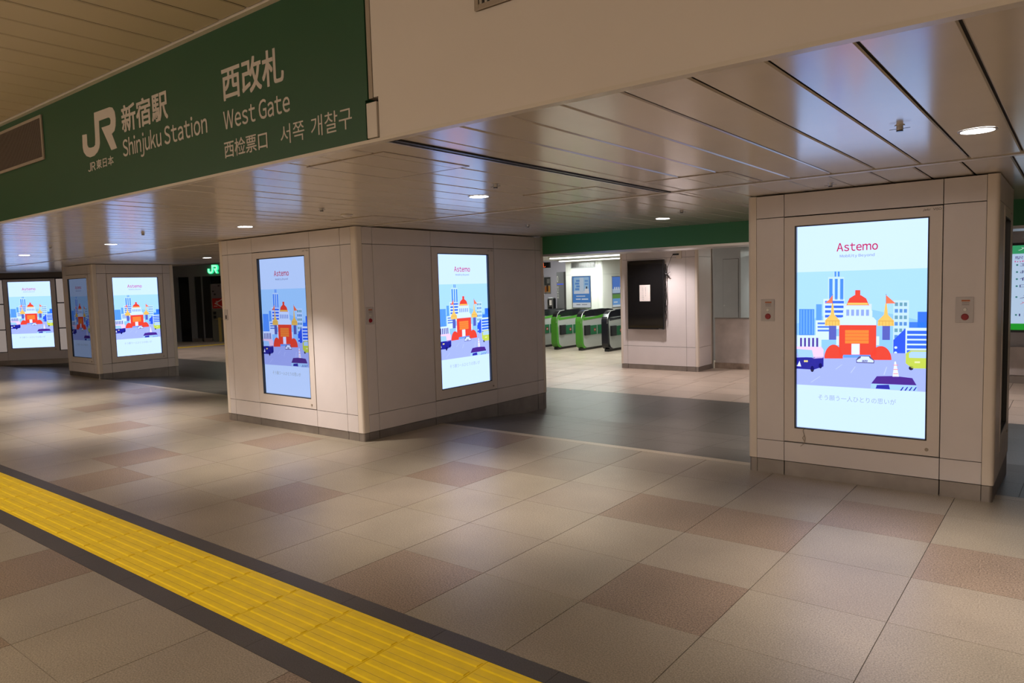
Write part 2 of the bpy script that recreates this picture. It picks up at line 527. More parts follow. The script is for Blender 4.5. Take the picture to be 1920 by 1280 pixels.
def jr_logo(g, fx, y0, y1, m=0):
    pts = [fx(p) for p in JR]
    n = len(pts)
    from mathutils.geometry import tessellate_polygon
    tri = tessellate_polygon([[Vector((p[0], p[1], 0)) for p in pts]])
    vs = [(p[0], y0, p[1]) for p in pts] + [(p[0], y1, p[1]) for p in pts]
    fs = [tuple(t) for t in tri] + [tuple(i + n for i in t) for t in tri] + [(i, i + n, (i + 1) % n + n, (i + 1) % n) for i in range(n)]
    g.add(vs, fs, m)
    return g
Y0s, Y1s = 2.4055, 2.4085
obj('logo', jr_logo(G(), lambda p: p, Y0s, Y1s), m_letter, sg)
for body, bx, bo, sn in (('新宿駅', (-5.322, -4.668, 2.848, 3.036), .018, False), ('Shinjuku Station', (-5.33, -4.205, 2.652, 2.812), .009, True),
                         ('西改札', (-4.016, -3.403, 2.836, 3.032), .017, False), ('West Gate', (-4.02, -3.364, 2.673, 2.781), .009, True),
                         ('西检票口', (-4.03, -3.588, 2.508, 2.608), .008, False), ('서쪽', (-3.463, -3.25, 2.508, 2.612), .0, False),
                         ('개찰구', (-3.192, -2.862, 2.508, 2.615), .0, False)):
    obj('lettering', text_fit(G(), body, *bx, 2.4065, bold=bo, sans=sn), m_letter, sg, recalc=False)
g = text_fit(G(), 'JR', -5.918, -5.788, 2.652, 2.716, 2.4065, bold=.012, sans=True)
text_fit(g, '東日本', -5.772, -5.486, 2.655, 2.722, 2.4065, bold=.012)
obj('lettering', g, m_letter, sg, recalc=False)

def vent(label, x0, x1, z0, z1, yf, nf, mats, group=None):
    t = thing('vent_grille', label, 'vent', ((x0 + x1) / 2, yf, z0), 0, group)
    obj('frame', G().ring(x0, x1, z0, z1, .022, yf - .012, yf + .001), mats[0], t, bevel=.002)
    obj('backing', G().box(x0 + .01, x1 - .01, yf - .002, yf + .002, z0 + .01, z1 - .01), m_gap, t)
    g = G(); w = (x1 - x0 - .05) / nf
    for i in range(nf):
        a = x0 + .025 + i * w
        g.box(a + w * .1, a + w * .55, yf - .009, yf - .001, z0 + .022, z1 - .022)
    obj('louvres', g, mats[1], t)
    return t
vent('brown louvred vent at the left end of the green station sign', -7.95, -6.715, 2.852, 3.21, 2.406, 80, (m_ventf, m_vent))
vent('tan framed vent with dark slats high on the white beam', -2.036, -0.95, 2.861, 3.21, 2.408, 36, (m_ventf, m_alu))

# ================================================================== SECOND GREEN FASCIA
g = G(); g.box(-6.32, 5, 8.80, 9.30, 2.16, ZC + .03, 0); g.box(-6.32, 5, 8.79, 9.32, 2.13, 2.16, 1)
struct('wall_fascia', g, [m_green2, m_alu])

# ================================================================== PILLARS
def pillar(label, x0, x1, y0, y1, fx, sy, fdisp=None, sdisp=None, zlo=0.296, zup=2.221, rc=0.085, zt=2.412, zb=0.095, z_bot=-0.2, mc=None):
    mc = mc or m_clad
    t = thing('clad_pillar', label, 'pillar', ((x0 + x1) / 2, (y0 + y1) / 2, 0))
    e = 0.028; q = 0.003
    obj('core', G().box(x0 + .055, x1 - .055, y0 + .055, y1 - .055, z_bot, zt - .004), m_gap, t)
    zr = [zb, zlo, zup, zt]
    def cells(edges, skip, put):
        for a, b in zip(edges[:-1], edges[1:]):
            for r, (c, d) in enumerate(zip(zr[:-1], zr[1:])):
                if r == 1 and skip and abs(a - skip[0]) < .05 and abs(b - skip[1]) < .05: continue
                put(a + q, b - q, c + q, d - q)
    F = [x0 + rc] + fx + [x1 - rc]
    S = [y0 + rc] + sy + [y1 - rc]
    g = G(); cells(F, fdisp, lambda a, b, c, d: g.box(a, b, y0, y0 + e, c, d)); obj('front_cladding', g, mc, t)
    g2 = G(); cells(S, sdisp, lambda a, b, c, d: g2.box(x1 - e, x1, a, b, c, d)); obj('side_cladding', g2, mc, t)
    g3 = G(); cells([y0 + rc, y1 - rc], None, lambda a, b, c, d: g3.box(x0, x0 + e, a, b, c, d)); obj('side_cladding', g3, mc, t)
    g4 = G(); cells([x0 + rc, x1 - rc], None, lambda a, b, c, d: g4.box(a, b, y1 - e, y1, c, d)); obj('back_cladding', g4, mc, t)
    for cx, cy, nm in ((x0 + rc, y0 + rc, 0), (x1 - rc, y0 + rc, 1), (x1 - rc, y1 - rc, 2), (x0 + rc, y1 - rc, 3)):
        sx_, sy_ = (-1 if nm in (0, 3) else 1), (-1 if nm in (0, 1) else 1)
        ox, oy = cx + sx_ * rc, cy + sy_ * rc; ra = .030
        pts = [(cx, oy), (ox - sx_ * ra, oy)] + [(ox - sx_ * ra + sx_ * ra * math.sin(a * math.pi / 16), oy - sy_ * ra + sy_ * ra * math.cos(a * math.pi / 16)) for a in range(1, 8)] + [(ox, oy - sy_ * ra), (ox, cy), (ox - sx_ * e, cy), (ox - sx_ * e, oy - sy_ * e), (cx, oy - sy_ * e)]
        obj('corner_trim', G().prism(pts, 'z', zb + .002, zt), m_clad_edge, t, smooth=True)
    b = 0.006; k = .004
    for edges, put in ((F, lambda a, c, G_: G_.box(a + k, c - k, y0 + b, y0 + b + .02, z_bot, zb - .004)),
                       (S, lambda a, c, G_: G_.box(x1 - b - .02, x1 - b, a + k, c - k, z_bot, zb - .004)),
                       ([y0 + rc, y1 - rc], lambda a, c, G_: G_.box(x0 + b, x0 + b + .02, a + k, c - k, z_bot, zb - .004)),
                       ([x0 + rc, x1 - rc], lambda a, c, G_: G_.box(a + k, c - k, y1 - b - .02, y1 - b, z_bot, zb - .004))):
        gb = G()
        for a, c in zip(edges[:-1], edges[1:]): put(a, c, gb)
        obj('kickplate', gb, m_steel, t)
    gb = G()
    for cx, cy in ((x0 + rc, y0 + rc), (x1 - rc, y0 + rc), (x1 - rc, y1 - rc), (x0 + rc, y1 - rc)):
        sx_, sy_ = (-1 if cx < (x0 + x1) / 2 else 1), (-1 if cy < (y0 + y1) / 2 else 1)
        ox, oy = cx + sx_ * (rc - b), cy + sy_ * (rc - b); ra = .026
        gb.prism([(cx, oy), (ox - sx_ * ra, oy)] + [(ox - sx_ * ra + sx_ * ra * math.sin(a * math.pi / 16), oy - sy_ * ra + sy_ * ra * math.cos(a * math.pi / 16)) for a in range(1, 8)] + [(ox, oy - sy_ * ra), (ox, cy), (cx, cy)], 'z', z_bot, zb - .004)
    obj('corner_kickplate', gb, m_steel, t, smooth=True)
    return t
pillar('wide white panelled pillar in the middle, with a display on each of two faces', -9.10, -6.288, 5.26, 8.83,
       [-8.88, -8.313, -7.120, -6.56], [5.497, 6.433, 7.65, 8.603], (-8.313, -7.12), (6.433, 7.65))
pillar('white panelled pillar at the right with one large lit display facing front', -2.292, -0.462, 6.296, 7.68,
       [-1.98, -0.811], [6.72, 7.48], (-1.98, -.811), (6.72, 7.48), rc=.075, zb=.125)
pillar('white panelled pillar at the far left carrying two displays', -17.86, -16.30, 6.55, 8.29,
       [-17.66, -16.50], [6.83, 8.04], (-17.66, -16.50), (6.83, 8.04))

# back pillar with the broken monitor
pillar('pinkish white pillar behind the opening, bearing a switched-off monitor', -7.835, -6.045, 13.80, 14.50,
       [-7.66, -6.30], [], zlo=.356, zup=2.198, zb=-.04, z_bot=-.3, rc=.06, zt=2.455)

# ================================================================== ADVERT PICTURE
SW, SH = 0.97, 1.70
def sheet(x, yy):
    u = (x - 50) / 710.0
    t = 80 - 50 * u; b = 1190 + 63 * u
    v = (yy - t) / (b - t)
    return ((u - .5) * SW, (1 - v) * SH)
def lcd(*c):
    a = lin(*c)
    return (a[0] * 1.02, a[1] * 1.07, a[2] * 1.55, 1.0)      # cool white point of the panels
ART = G()
LAY = [0]
def lay(): LAY[0] += 1
def P(col, pts, raw=False):
    yv = -0.00035 * LAY[0]
    q = pts if raw else [sheet(*p) for p in pts]
    q = [(min(max(p[0], -SW / 2), SW / 2), p[1]) for p in q]
    n = len(q)
    ar = sum(q[i][0] * q[(i + 1) % n][1] - q[(i + 1) % n][0] * q[i][1] for i in range(n))
    if ar < 0: q = q[::-1]
    ART.add([(p[0], yv, p[1]) for p in q], [tuple(range(n))], 0, lcd(*col))
def R(col, x0, x1, y0, y1): P(col, [(x0, y0), (x1, y0), (x1, y1), (x0, y1)])
def E(col, cx, cy, rx, ry, a0=0, a1=360, n=20):
    P(col, [(cx + rx * math.cos(math.radians(a0 + (a1 - a0) * i / n)), cy - ry * math.sin(math.radians(a0 + (a1 - a0) * i / n))) for i in range(n + (a1 - a0 < 360))])
WHT = (222, 243, 255); NAVY = (38, 40, 150); RED = (245, 70, 45); YEL = (252, 205, 90); BLU = (50, 110, 235); LBL = (120, 185, 245)
P((214, 240, 255), [(-SW / 2, 0), (SW / 2, 0), (SW / 2, SH), (-SW / 2, SH)], True); lay()
zt_, zb_ = SH * (1 - .223), SH * (1 - .784)
P((176, 226, 252), [(-SW / 2, zb_), (SW / 2, zb_), (SW / 2, zt_), (-SW / 2, zt_)], True); lay()
P((150, 208, 250), [(50, 610), (230, 560), (420, 520), (600, 560), (760, 600), (760, 830), (50, 830)]); lay()
# distant city
R((205, 236, 252), 232, 322, 352, 480); R((190, 228, 252), 262, 300, 323, 352)
R((205, 236, 252), 588, 668, 480, 800); R((95, 165, 245), 163, 196, 503, 600); R((50, 120, 240), 712, 760, 543, 660)
R((70, 145, 245), 62, 152, 530, 690); R((60, 130, 240), 670, 760, 600, 700); lay()
for a, b in ((238, 257), (270, 286), (300, 318)): R((70, 145, 245), a, b, 362, 478)
for a, b in ((268, 278), (286, 297)): R((70, 145, 245), a, b, 322, 350)
for i in range(5): R((110, 175, 250), 70 + i * 17, 78 + i * 17, 534, 670)
for i in range(6):
    for a, b in ((595, 612), (620, 635), (642, 658)): R((90, 150, 190) if i % 2 else (110, 165, 160), a, b, 492 + i * 36, 512 + i * 36)
R(WHT, 205, 325, 473, 640); R(WHT, 160, 245, 592, 700); lay()
for i in range(4): R(BLU, 215, 322, 484 + i * 26, 498 + i * 26)
for i in range(3): R((80, 130, 210), 172, 240, 604 + i * 20, 614 + i * 20)
P((40, 90, 225), [(590, 700), (652, 635), (652, 812), (590, 812)]); R(WHT, 652, 760, 632, 800)
R(WHT, 50, 195, 675, 745); lay()
for i in range(5): R(BLU, 660, 760, 648 + i * 27, 666 + i * 27)
for i in range(5): R((80, 60, 140), 68 + i * 24, 80 + i * 24, 690, 745)
E(WHT, 603, 742, 8, 7); E(WHT, 602, 771, 8, 7)
R((170, 184, 232), 50, 760, 800, 806)
P((172, 186, 234), [(50, 800), (760, 812), (760, 988), (50, 951)]); lay()
P((172, 186, 234), [(-SW / 2, zb_), (SW / 2, zb_), (SW / 2, zb_ + .30), (-SW / 2, zb_ + .268)], True); lay()
for a in ((130, 940, 185, 905), (275, 865, 312, 838), (360, 885, 385, 850), (540, 895, 555, 850)):
    P((198, 210, 245), [(a[0], a[1]), (a[0] + 6, a[1]), (a[2] + 5, a[3]), (a[2], a[3])])
# plain red and white hall with two yellow turrets (generic stand-in)
R((90, 100, 170), 238, 280, 622, 700); R((90, 100, 170), 532, 572, 622, 700); R(WHT, 280, 296, 680, 730); R(WHT, 500, 516, 680, 730); lay()
P(RED, [(296, 610), (500, 610), (500, 790), (296, 790)]); E(RED, 265, 805, 53, 78, 0, 180); E(RED, 525, 812, 57, 78, 0, 180); lay()
P(WHT, [(296, 618), (296, 592), (312, 574), (484, 574), (500, 592), (500, 618)])
R((222, 235, 255), 320, 474, 500, 578); lay()
P(WHT, [(318, 578), (318, 540), (334, 512), (462, 512), (478, 540), (478, 578)])
P(RED, [(336, 508), (352, 470), (380, 452), (416, 452), (444, 470), (460, 508)]); R(RED, 384, 412, 424, 452); lay()
P(YEL, [(340, 506), (456, 506), (452, 494), (344, 494)])
for i in range(5): R((150, 175, 225), 336 + i * 27, 352 + i * 27, 532, 566)
for i in range(4): R((255, 140, 50), 330, 460, 646 + i * 19, 663 + i * 19)
R((240, 246, 255), 366, 411, 722, 782); R((110, 165, 240), 320, 470, 784, 800)
for cx in (258, 550):
    P(YEL, [(cx - 4, 498), (cx + 4, 498), (cx + 11, 560), (cx + 42, 592), (cx + 44, 622), (cx - 44, 622), (cx - 42, 592), (cx - 11, 560)])
    R((60, 40, 80), cx - 1, cx + 1, 445, 498)
P((255, 125, 75), [(258, 452), (258, 497), (216, 495), (236, 480)]); P((255, 125, 75), [(549, 450), (600, 497), (549, 498)]); lay()
for cx in (258, 550):
    for i in range(5): R((225, 160, 60), cx - 35 + i * 17, cx - 33 + i * 17, 597, 621)
    R((225, 160, 60), cx - 42, cx + 42, 593, 596)
# vehicles
P((30, 32, 135), [(50, 800), (208, 795), (208, 850), (150, 868), (50, 862)]); P((252, 214, 226), [(50, 738), (195, 740), (208, 756), (208, 802), (150, 806), (50, 752)])
E((25, 20, 50), 142, 864, 11, 17); E((25, 20, 50), 190, 846, 10, 15); lay()
P((170, 214, 245), [(50, 752), (140, 758), (150, 800), (60, 796)]); E((255, 230, 120), 98, 820, 6, 6); E((255, 230, 120), 110, 820, 6, 6)
P((235, 240, 255), [(50, 848), (66, 818), (76, 850)])
P((205, 220, 70), [(655, 775), (680, 757), (760, 757), (760, 858), (690, 858), (655, 830)]); E((25, 20, 50), 683, 856, 12, 12); lay()
P((185, 220, 235), [(672, 774), (684, 764), (760, 764), (760, 800), (672, 798)]); R((240, 240, 150), 700, 728, 818, 828)
P((90, 85, 120), [(392, 812), (405, 795), (418, 788), (465, 789), (480, 803), (492, 816), (490, 831), (394, 829)]); lay()
P((225, 240, 255), [(396, 814), (418, 800), (418, 792), (462, 793), (466, 802), (488, 816), (486, 826), (398, 824)])
R((80, 70, 110), 425, 455, 812, 824)
P((245, 250, 255), [(598, 820), (605, 820), (622, 905), (588, 905)]); P((75, 35, 125), [(476, 944), (505, 903), (600, 901), (690, 912), (712, 952)]); lay()
for i in range(3): R((250, 140, 110), 592, 617, 838 + i * 24, 842 + i * 24)
P((170, 215, 240), [(476, 944), (600, 950), (712, 953), (716, 984), (472, 971)]); lay()
P(NAVY, [(500, 972), (506, 952), (570, 950), (576, 976)])
for i in range(4): P(NAVY, [(628 + i * 22, 982), (642 + i * 22, 962), (648 + i * 22, 962), (636 + i * 22, 983)])
lay()
_x = lambda p: sheet(*p)
yv = -0.00035 * LAY[0]
text_fit(ART, 'Astemo', sheet(280, 200)[0], sheet(505, 200)[0], sheet(300, 212)[1], sheet(300, 166)[1], yv, col=lin(205, 20, 85), sans=True, bold=.012)
text_fit(ART, 'Mobility Beyond', sheet(298, 230)[0], sheet(487, 230)[0], sheet(300, 249)[1], sheet(300, 229)[1], yv, col=lin(125, 140, 205), sans=True, bold=.004)
a = sheet(178, 1022); b = sheet(608, 1004)
text_fit(ART, 'そう願う一人ひとりの思いが', a[0], b[0], a[1] - .022, a[1] + .024, yv, col=lin(165, 182, 200))

def display(label, loc, rot, ms, w=1.17, h=1.918, sx=1.0, sz=1.0, lit=True, zoff=0.13):
    """flush portrait display; local frame: x right, z up, -y out of the pillar"""
    t = thing('digital_display', label, 'digital display', loc, rot)
    obj('housing', G().box(-w / 2, w / 2, .042, .054, 0, h), m_gap, t, world=False)
    sw, sh = SW * sx, SH * sz
    fx = (w - .008) / 2
    g = G()
    g.box(-fx, -sw / 2 - .012, -.004, .03, .004, h - .004); g.box(sw / 2 + .012, fx, -.004, .03, .004, h - .004)
    g.box(-sw / 2 - .012, sw / 2 + .012, -.004, .03, .004, zoff - .010); g.box(-sw / 2 - .012, sw / 2 + .012, -.004, .03, zoff + sh + .010, h - .004)
    fr = obj('frame', g, m_frame, t, world=False)
    obj('bezel', G().ring(-sw / 2 - .012, sw / 2 + .012, zoff - .010, zoff + sh + .010, .012, .0, .042, wb=.010), m_black, t, world=False)
    if lit:
        g = G(); g.v = [(v[0] * sx, v[1] + .030, v[2] * sz + zoff) for v in ART.v]; g.f = ART.f; g.m = ART.m; g.c = ART.c
        obj('screen', g, ms, t, world=False, recalc=False)
    else:
        obj('screen', G().box(-sw / 2, sw / 2, .024, .028, zoff, zoff + sh), m_glassblack, t, world=False)
    g = G(); g.cyl((w / 2 - .087, -.004, .052), .013, -.006, 'y', 16)
    obj('lock', g, m_ventf, t, world=False)
    g = G()
    text_fit(g, 'jeki', w / 2 - .135, w / 2 - .085, h - .040, h - .018, -.0045, col=(1, 1, 1, 1), shear=.25)
    text_fit(g, 'VISO', w / 2 - .068, w / 2 - .012, h - .036, h - .018, -.0045)
    obj('maker_marks', g, m_gap, t, world=False, recalc=False)
    return t
HP = math.pi / 2
display('large bright portrait display on the right-hand pillar, facing front', (-1.3955, 6.296, .3), 0, s_on)
display('paler portrait display on the middle pillar face nearest the yellow strip', (-7.7165, 5.26, .3), 0, s_mid, w=1.187)
display('bright portrait display on the shaded right face of the middle pillar', (-6.288, 7.0415, .3), HP, s_on, w=1.205)
display('bright portrait display on the right face of the far left pillar', (-16.30, 7.435, .3), HP, s_on, w=1.20)
display('dim reflective portrait display on the narrow front face of the far left pillar', (-17.08, 6.55, .3), 0, s_dim, w=1.15)
display('dark switched-off display on the right side face of the right-hand pillar', (-0.462, 7.10, .3), HP, None, w=.755, sx=.62, lit=False)

# wire and peeled corner at the right display
g = G()
g.tube([(-1.815, 6.288, .437), (-1.818, 6.283, .405), (-1.808, 6.284, .37), (-1.822, 6.283, .345), (-1.806, 6.284, .315), (-1.812, 6.286, .295), (-1.838, 6.283, .272)], .0025)
g.tube([(-1.808, 6.284, .37), (-1.800, 6.284, .345), (-1.803, 6.284, .325), (-1.812, 6.286, .295)], .0022)
tag(obj('frayed_wire', g, m_ventf), 'short frayed wire dangling from the lower left corner of the right display', 'wire')

# call boxes
def call_box(label, loc, rot):
    t = thing('call_box', label, 'call box', loc, rot)
    obj('plate', G().box(-.057, .057, -.010, .0, 0, .19), m_plate, t, world=False, bevel=.003)
    obj('label_strip', G().box(-.020, .034, -.0115, -.009, .158, .170), m_orange, t, world=False)
    g = G()
    for i in range(3): g.box(-.018, .030, -.0112, -.0095, .150 - i * .009, .152 - i * .009)
    obj('lettering', g, m_gap, t, world=False)
    obj('lens', G().cyl((0.003, -.010, .098), .014, -.006, 'y', 20, r2=.011), m_white, t, world=False)
    obj('red_button', G().cyl((0.003, -.010, .043), .025, -.010, 'y', 24, r2=.020), m_red, t, world=False)
    return t
call_box('call box with red button left of the large bright display', (-2.118, 6.296, 1.337), 0)
call_box('call box with red button right of the large bright display', (-0.664, 6.296, 1.337), 0)
call_box('call box with red button near the corner on the shaded face of the middle pillar', (-6.288, 5.415, 1.320), HP)
t = thing('card_reader', 'small white wall plate at the left edge of the middle pillar front', 'switch plate', (-8.99, 5.26, 1.358))
obj('plate', G().box(-9.032, -8.950, 5.250, 5.26, 1.358, 1.50), m_plate, t, bevel=.002)
obj('slot', G().box(-8.995, -8.972, 5.247, 5.251, 1.375, 1.425), m_black, t)

# ================================================================== CEILING FITTINGS
def spot(name, loc, power, col, ang, blend, rad, parent):
    l = bpy.data.lights.new(name, 'SPOT')
    l.energy = power; l.color = col; l.spot_size = math.radians(ang); l.spot_blend = blend; l.shadow_soft_size = rad
    o = bpy.data.objects.new(name, l); COL.objects.link(o)
    o.parent = parent; o.location = loc
    return o
def downlight(label, x, yy, z, power, col=WARM2, ang=88, blend=.8, r=.075, group=None):
    t = thing('downlight', label, 'ceiling light', (x, yy, z), 0, group)
    g = G(); n = 32
    ri, ro = r, r + .012
    vs = []
    for rr, zz in ((ro, 0.0), (ro, -.004), (ri, -.004), (ri, .02)):
        vs += [(rr * math.cos(2 * math.pi * i / n), rr * math.sin(2 * math.pi * i / n), zz) for i in range(n)]
    fs = [(a * n + i, a * n + (i + 1) % n, (a + 1) * n + (i + 1) % n, (a + 1) * n + i) for a in range(3) for i in range(n)]
    g.add(vs, fs)
    obj('trim_ring', g, m_alu, t, world=False, smooth=True)
    obj('lamp_face', G().cyl((0, 0, -.003), ri, .002, n=32), m_lamp, t, world=False)
    spot('lamp', (0, 0, -.02), power, col, ang, blend, .05, t)
    return t
LB = 'round recessed downlight in the low ceiling '
downlight(LB + 'above the right-hand pillar display', -0.423, 4.397, ZC, P_SOFFIT)
downlight(LB + 'in front of the middle pillar shaded face', -3.765, 4.419, ZC, P_SOFFIT)
downlight(LB + 'over the front of the middle pillar', -7.045, 4.397, ZC, P_SOFFIT)
downlight(LB + 'third from the left in the front row', -10.26, 4.390, ZC, P_SOFFIT * 1.25)
downlight(LB + 'at the far left edge of the picture', -13.27, 4.350, ZC, P_SOFFIT * 1.25)
downlight(LB + 'just before the dark green fascia', -3.732, 7.581, ZC, P_SOFFIT * .8)
downlight(LB + 'by the glowing green letters', -13.27, 7.43, ZC, P_SOFFIT * .8)
downlight(LB + 'hidden beyond the left frame edge', -16.6, 4.35, ZC, P_SOFFIT)
downlight(LB + 'outside the frame at the right', 2.9, 4.40, ZC, P_SOFFIT)
for i, (x, yy) in enumerate([(-13, -1.6), (-8.6, -1.6), (-4.2, -1.6), (0.2, -1.6), (3.2, -1.6), (-8.6, -5.4), (-4.2, -5.4), (0.2, -5.4)]):  # fittings and spacing assumed, out of view
    downlight('unseen round lamp assumed in the high concourse ceiling behind the viewer', x, yy, 3.27, P_HALL * (.45 if x > 0 else .95 if x > -5 else 1.5), WARM, 165, .6, .09, 'high ceiling lamps')

for i, x in enumerate((-11.0, -7.0, -3.0, 1.2)):  # added fill lamps, out of view, lifting beam face and ceiling
    t = thing('fill_pendant', 'unseen linear fill lamp added behind the viewer to brighten the beam and high ceiling', 'ceiling light', (x, -3.4, 2.80), 0, 'added fill lamps behind the viewer')
    obj('housing', G().box(x - .9, x + .9, -3.46, -3.34, 2.86, 2.92), m_alu, t)
    obj('diffuser', G().box(x - .88, x + .88, -3.45, -3.35, 2.83, 2.86), m_tubew, t)
    for sx in (-.7, .7): obj('rod', G().cyl((x + sx, -3.4, 2.92), .008, .35, n=8), m_alu, t)
    for k in (-.6, 0, .6):
        l = bpy.data.lights.new('lamp', 'POINT'); l.energy = P_FILL; l.color = WARM; l.shadow_soft_size = .12
        o = bpy.data.objects.new('lamp', l); COL.objects.link(o); o.parent = t; o.location = (k, 0, -.12)

def sprinkler(label, x, yy):
    t = thing('sprinkler', label, 'sprinkler', (x, yy, ZC - .03))
    obj('escutcheon', G().cyl((x, yy, ZC - .004), .022, .006, n=24), m_alu, t)
    obj('body', G().cyl((x, yy, ZC - .024), .015, .022, n=12), m_alu, t)
    obj('deflector', G().cyl((x, yy, ZC - .029), .015, .006, n=16).tube([(x - .045, yy, ZC - .016), (x + .045, yy, ZC - .016)], .0012), m_black, t)
sprinkler('small sprinkler head in the bluish reflection before the right pillar', -0.698, 3.955)
sprinkler('small sprinkler head right of the middle downlight', -3.244, 3.99)
sprinkler('small sprinkler head near the fascia downlight', -3.181, 6.882)
sprinkler('small sprinkler head left of the smoke detector', -5.158, 3.959)
sprinkler('small sprinkler head just above the right pillar top edge', -1.516, 5.924)
sprinkler('small sprinkler head between the two left front downlights', -8.293, 3.90)
sprinkler('small sprinkler head furthest to the left', -10.93, 3.895)
sprinkler('small sprinkler head at the far corner of the middle pillar', -5.121, 6.883)
t = thing('smoke_detector', 'flat round smoke detector in the low ceiling near the middle pillar', 'smoke detector', (-5.448, 4.467, ZC - .02))
obj('base', G().cyl((-5.448, 4.467, ZC - .010), .055, .012, n=28), m_beam, t)
obj('sensor', G().cyl((-5.448, 4.467, ZC - .022), .030, .012, n=24, r2=.045), m_beam, t)

def hatch(label, x0, x1, y0, y1):
    t = thing('ceiling_hatch', label, 'access hatch', ((x0 + x1) / 2, (y0 + y1) / 2, ZC - .003))
    w = .010
    g = G()
    g.box(x0, x0 + w, y0, y1, ZC - .0035, ZC + .004); g.box(x1 - w, x1, y0, y1, ZC - .0035, ZC + .004)
    g.box(x0 + w, x1 - w, y0, y0 + w, ZC - .0035, ZC + .004); g.box(x0 + w, x1 - w, y1 - w, y1, ZC - .0035, ZC + .004)
    obj('frame', g, m_ventf, t)
    g = G(); x = x0 + w + .003
    while x < x1 - w - .01:
        xe = min(x + PC - .006, x1 - w - .003); g.box(x, xe, y0 + w + .003, y1 - w - .003, ZC - .003, ZC + .002); x += PC
    obj('door', g, m_ceil, t)
hatch('square ceiling hatch beside the green sign end', -3.52, -2.865, 2.61, 3.285)
hatch('square ceiling hatch between the slot rail and the middle downlight', -3.50, -2.83, 4.65, 5.28)
hatch('square ceiling hatch right of the slot rail', -2.46, -1.84, 4.72, 5.36)
hatch('square ceiling hatch close to the middle pillar top', -6.0, -5.35, 4.72, 5.32)

